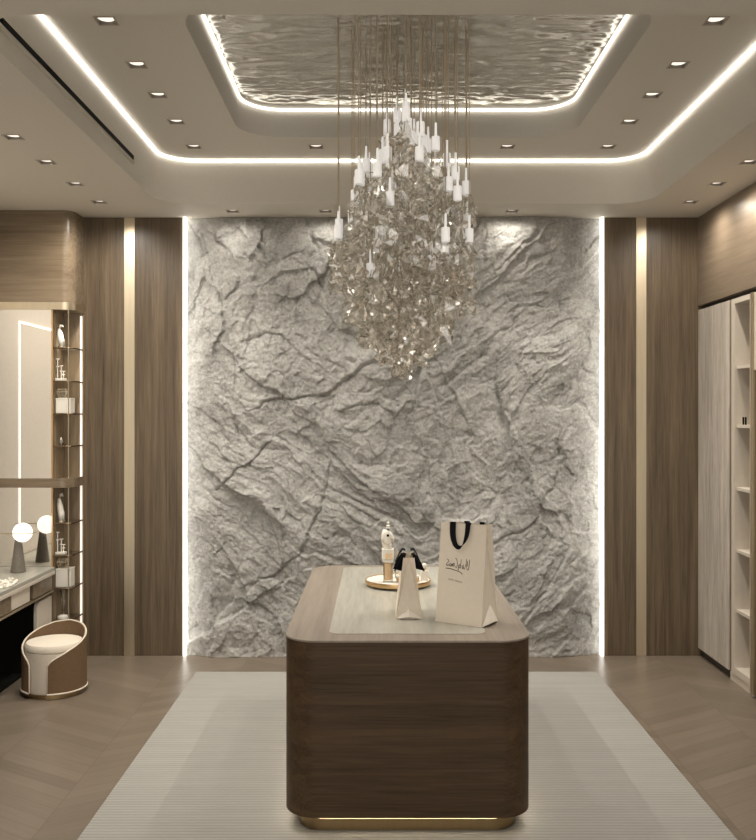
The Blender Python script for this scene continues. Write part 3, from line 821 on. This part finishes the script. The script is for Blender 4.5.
def rounded_panel(y0, y1, z0, z1, r, x0, x1):
    bm = B(); pts = [(y1, z0), (y1, z1)]
    for k in range(7):
        a = PI/2+PI/2*k/6; pts.append((y0+r+r*math.cos(a), z1-r+r*math.sin(a)))
    pts.append((y0, z0))
    A = [bm.verts.new((x0, p, q)) for p, q in pts]; Bv = [bm.verts.new((x1, p, q)) for p, q in pts]; n = len(pts)
    bm.faces.new(A); bm.faces.new(Bv[::-1])
    for i in range(n): bm.faces.new((A[i], A[(i+1) % n], Bv[(i+1) % n], Bv[i]))
    return bm
obj('end_panel', rounded_panel(6.46, FY-.008, .002, .508, .05, -2.400, -2.372), 'cream', va, smooth=True, bevel=.003)
obj('pedestal', box(B(), XL+.03, -2.401, 6.475, FY-.008, .002, .530), 'black', va)
obj('back_panel', box(B(), XL+.001, XL+.02, 4.3, 6.455, .002, .547), 'black', va)  # black on pedestal and back panel paints in the knee-hole shade
obj('knee_shade', box(B(), XL+.03, -2.47, 4.3, 6.455, .002, .02), 'black', va)  # added black sheet over the floor, painted shade under the counter

# globe lamp
lx, ly = -2.497, 6.515
la = thing('table_lamp', 'table lamp with a glowing globe on a grey stone cone', 'lamp', (lx, ly, CZ))
obj('base', lathe(B(), [(0, CZ+.0005), (.050, CZ+.0005), (.052, CZ+.004), (.024, CZ+.222), (.020, CZ+.228), (0, CZ+.228)], (lx-.030, ly), 28), 'stone_grey', la, smooth=True)
bm = B(); sphere(bm, (lx, ly, .990), .067, 32); obj('globe', bm, 'globe', la, smooth='full')
bm = B(); tube(bm, [(lx-.26, ly-.070, .990), (lx-.09, ly-.071, .990), (lx+.055, ly-.071, .990), (lx+.085, ly-.05, .990), (lx+.085, ly+.04, .990)], .0028, 8)
tube(bm, [(lx-.030, ly, CZ+.226), (lx-.085, ly-.030, .975), (lx-.09, ly-.071, .990)], .003, 8)
obj('arm', bm, 'champagne_dim', la, smooth=True)

# bead strands on the counter
bm = B(); rb = random.Random(2)
tube(bm, [(-2.435+(.03+.0022*k)*.7*math.cos(k*.55), 6.02+(.03+.0022*k)*1.3*math.sin(k*.55), CZ+.008) for k in range(46)], .004, 6)
for k in range(46):
    a = k*.55; r = .03+.0022*k
    sphere(bm, (-2.435+r*.7*math.cos(a)+rb.uniform(-.01, .01), 6.02+r*1.3*math.sin(a)+rb.uniform(-.01, .01), CZ+.0095+rb.choice((0, 0, .012))), .0095, 10)
tag(obj('bead_necklace', bm, 'white', smooth='full'), 'loose strand of white beads lying on the vanity top', 'necklace')

# ------------------------------------------------------------------ stool
sx, sy, sr = -2.13, 6.105, .204
st = thing('barrel_stool', 'round cream stool with wraparound brown fabric back by the vanity', 'stool', (sx, sy, 0))
obj('plinth', lathe(B(), [(0, .001), (.190, .001), (.190, .03), (0, .03)], (sx, sy), 48), 'brass_dark', st, smooth=True)
obj('drum', lathe(B(), [(0, .03), (.184, .03), (.186, .04), (.186, .285), (0, .285)], (sx, sy), 48), 'boucle', st, smooth=True)
obj('cushion', lathe(B(), [(0, .286), (.178, .286), (.185, .295), (.185, .318), (.174, .334), (.12, .340), (0, .342)], (sx, sy), 48), 'boucle', st, smooth=True)
ctl = [(19, .05), (20, .215), (24, .238), (32, .258), (45, .280), (58, .302), (90, .345), (122, .385), (150, .413), (180, .425)]
def hz(o):
    o = abs(o)
    for (a, za), (b, zb) in zip(ctl, ctl[1:]):
        if o <= b:
            f = max(0, (o-a)/(b-a)); return za+(zb-za)*f
    return ctl[-1][1]
FACE = math.radians(-90+19-31)         # the opening looks front-left
bm = B(); angs = [-180+(180-19)*0 for _ in ()]
offs = [19+161*k/60 for k in range(61)]
offs = [19, 19.5, 20]+[o for o in offs if o > 20.3]
seqA = [-o for o in offs[::-1]]; seq = [o for o in offs]
full = seq+[360+o for o in seqA[1:]]
ri, ro = .1875, sr
cols = []
for o in full:
    oo = o if o <= 180 else o-360
    a = FACE+math.radians(o); z = hz(oo); c, s_ = math.cos(a), math.sin(a)
    cols.append([bm.verts.new((sx+ro*c, sy+ro*s_, .032)), bm.verts.new((sx+ro*c, sy+ro*s_, z)), bm.verts.new((sx+ri*c, sy+ri*s_, z)), bm.verts.new((sx+ri*c, sy+ri*s_, .032))])
for p, q in zip(cols, cols[1:]):
    for k in range(4): bm.faces.new((p[k], p[(k+1) % 4], q[(k+1) % 4], q[k]))
bm.faces.new(cols[0][::-1]); bm.faces.new(cols[-1])
sb_ = obj('backrest', bm, 'brown_fabric', st, smooth=True)
bm = B()
edge = []
for o in full:
    oo = o if o <= 180 else o-360
    a = FACE+math.radians(o); rm = (ri+ro)/2+.002
    edge.append((sx+rm*math.cos(a), sy+rm*math.sin(a), hz(oo)+.001))
e0 = (edge[0][0], edge[0][1], .038); e1 = (edge[-1][0], edge[-1][1], .038)
loop = [e0]+[(edge[0][0], edge[0][1], z) for z in (.10, .16, .205)]+edge[2:-2]+[(edge[-1][0], edge[-1][1], z) for z in (.205, .16, .10)]+[e1]
low = [(sx+(ro+.001)*math.cos(FACE+math.radians(o)), sy+(ro+.001)*math.sin(FACE+math.radians(o)), .036) for o in full[::-1]]
tube(bm, loop+low, .0055, 8, closed=True)
obj('piping', bm, 'boucle', sb_, smooth='full')

# ------------------------------------------------------------------ right: bulkhead, cabinets
tag(obj('bulkhead', box(B(), XR, XR+.48, YF, FW-.002, 2.632, CH-.002), wood('walnut_bulkhead', (.15, .112, .075), (.255, .20, .145), 'y', .34)), 'long wood bulkhead under the ceiling above the right cabinets', 'bulkhead')
tag(obj('shadow_gap', box(B(), XR+.04, XR+.48, YF, FW-.002, 2.603, 2.6315), 'dark_gap'), 'dark recess between the bulkhead and the right cabinets', 'recess')
tc = thing('tall_cabinet', 'tall pale limed oak cabinet in the right corner', 'cabinet', (2.6, 6.69, 0))
obj('body', box(B(), XR+.022, XR+.48, 6.385, FW-.004, .06, 2.600), 'shelf_cream', tc)
obj('door', box(B(), XR, XR+.021, 6.690, FW-.006, .062, 2.600), 'oak_pale', tc, bevel=.002)
obj('door', box(B(), XR, XR+.021, 6.385, 6.686, .062, 2.600), 'oak_pale', tc, bevel=.002)
obj('toe_kick', box(B(), XR+.03, XR+.48, 6.385, FW-.004, .001, .06), 'dark_gap', tc)
su = thing('shelving_unit', 'narrow open cream shelving unit beside the pale oak cabinet', 'shelf', (2.6, 6.15, 0))
bm = B(); box(bm, XR+.004, XR+.40, 6.29, 6.345, .06, 2.600); obj('side_panel', bm, 'shelf_cream', su)
obj('side_strip', box(B(), XR+.010, XR+.40, 6.350, 6.382, .06, 2.600), 'brass_dark', su)
obj('side_panel', box(B(), XR+.004, XR+.40, 5.985, 6.03, .06, 2.600), 'shelf_cream', su)
obj('back_panel', box(B(), XR+.40, XR+.42, 5.985, 6.345, .06, 2.600), 'shelf_cream', su)
obj('top_panel', box(B(), XR+.004, XR+.40, 6.031, 6.289, 2.565, 2.600), 'shelf_cream', su)
for z in (.50, .905, 1.325, 1.748, 2.145):
    obj('shelf', box(B(), XR+.018, XR+.399, 6.031, 6.289, z-.022, z), 'shelf_cream', su, bevel=.0015)
obj('bottom_panel', box(B(), XR+.004, XR+.40, 6.031, 6.289, .06, .105), 'shelf_cream', su)
obj('toe_kick', box(B(), XR+.012, XR+.42, 5.985, 6.384, .001, .0595), 'shelf_cream', su)
for y, w in ((6.205, 'left'), (6.165, 'right')):
    b = thing('notebook', f'tiny black {w} one of two upright books on the cream shelf', 'book', (2.436, y, 1.748))
    obj('cover', box(B(), XR+.026, XR+.036, y-.004, y+.004, 1.7485, 1.80), 'black', b)
    obj('pages', box(B(), XR+.0275, XR+.0365, y-.0025, y+.0025, 1.7505, 1.7985), 'paper', b)
dc = thing('display_cabinet', 'tall brown framed display cabinet at the right edge of the picture', 'cabinet', (2.6, 5.5, 0))
obj('frame', box(B(), XR-.012, XR+.42, 5.945, 5.983, .02, 2.600), 'champagne_dim', dc, bevel=.002)
obj('door', box(B(), XR-.004, XR+.02, 5.20, 5.943, 2.10, 2.598), 'shelf_cream', dc, bevel=.003)
obj('back_panel', box(B(), XR+.40, XR+.42, 5.0, 5.944, .02, 2.09), 'walnut_v', dc)
obj('side_panel', box(B(), XR+.002, XR+.399, 5.90, 5.943, .02, 2.098), 'walnut_v', dc)
for z in (.12, .90, 1.5): obj('shelf', box(B(), XR+.01, XR+.399, 5.0, 5.899, z-.02, z), 'shelf_cream', dc)

# ------------------------------------------------------------------ camera, world, render look
cam = bpy.data.cameras.new('camera'); co = bpy.data.objects.new('camera', cam); COL.objects.link(co)
co.location = (0, 0, 1.82); co.rotation_euler = (PI/2, 0, 0)
cam.sensor_fit = 'VERTICAL'; cam.sensor_height = 36; cam.sensor_width = 36; cam.lens = 930*36/840
cam.shift_x = -1/840; cam.shift_y = -6/840; cam.clip_start = .05
scn.camera = co
w = bpy.data.worlds.new('world'); scn.world = w; w.use_nodes = True
bg = w.node_tree.nodes['Background']; bg.inputs[0].default_value = (1, .95, .88, 1); bg.inputs[1].default_value = 1.15
vs = scn.view_settings
vs.view_transform = 'Standard'; vs.look = 'None'; vs.gamma = 1; vs.use_curve_mapping = False; vs.exposure = .9
cy = scn.cycles
cy.max_bounces = 14; cy.diffuse_bounces = 5; cy.glossy_bounces = 6; cy.transmission_bounces = 14; cy.transparent_max_bounces = 40
cy.caustics_reflective = False; cy.caustics_refractive = False; cy.sample_clamp_indirect = 4
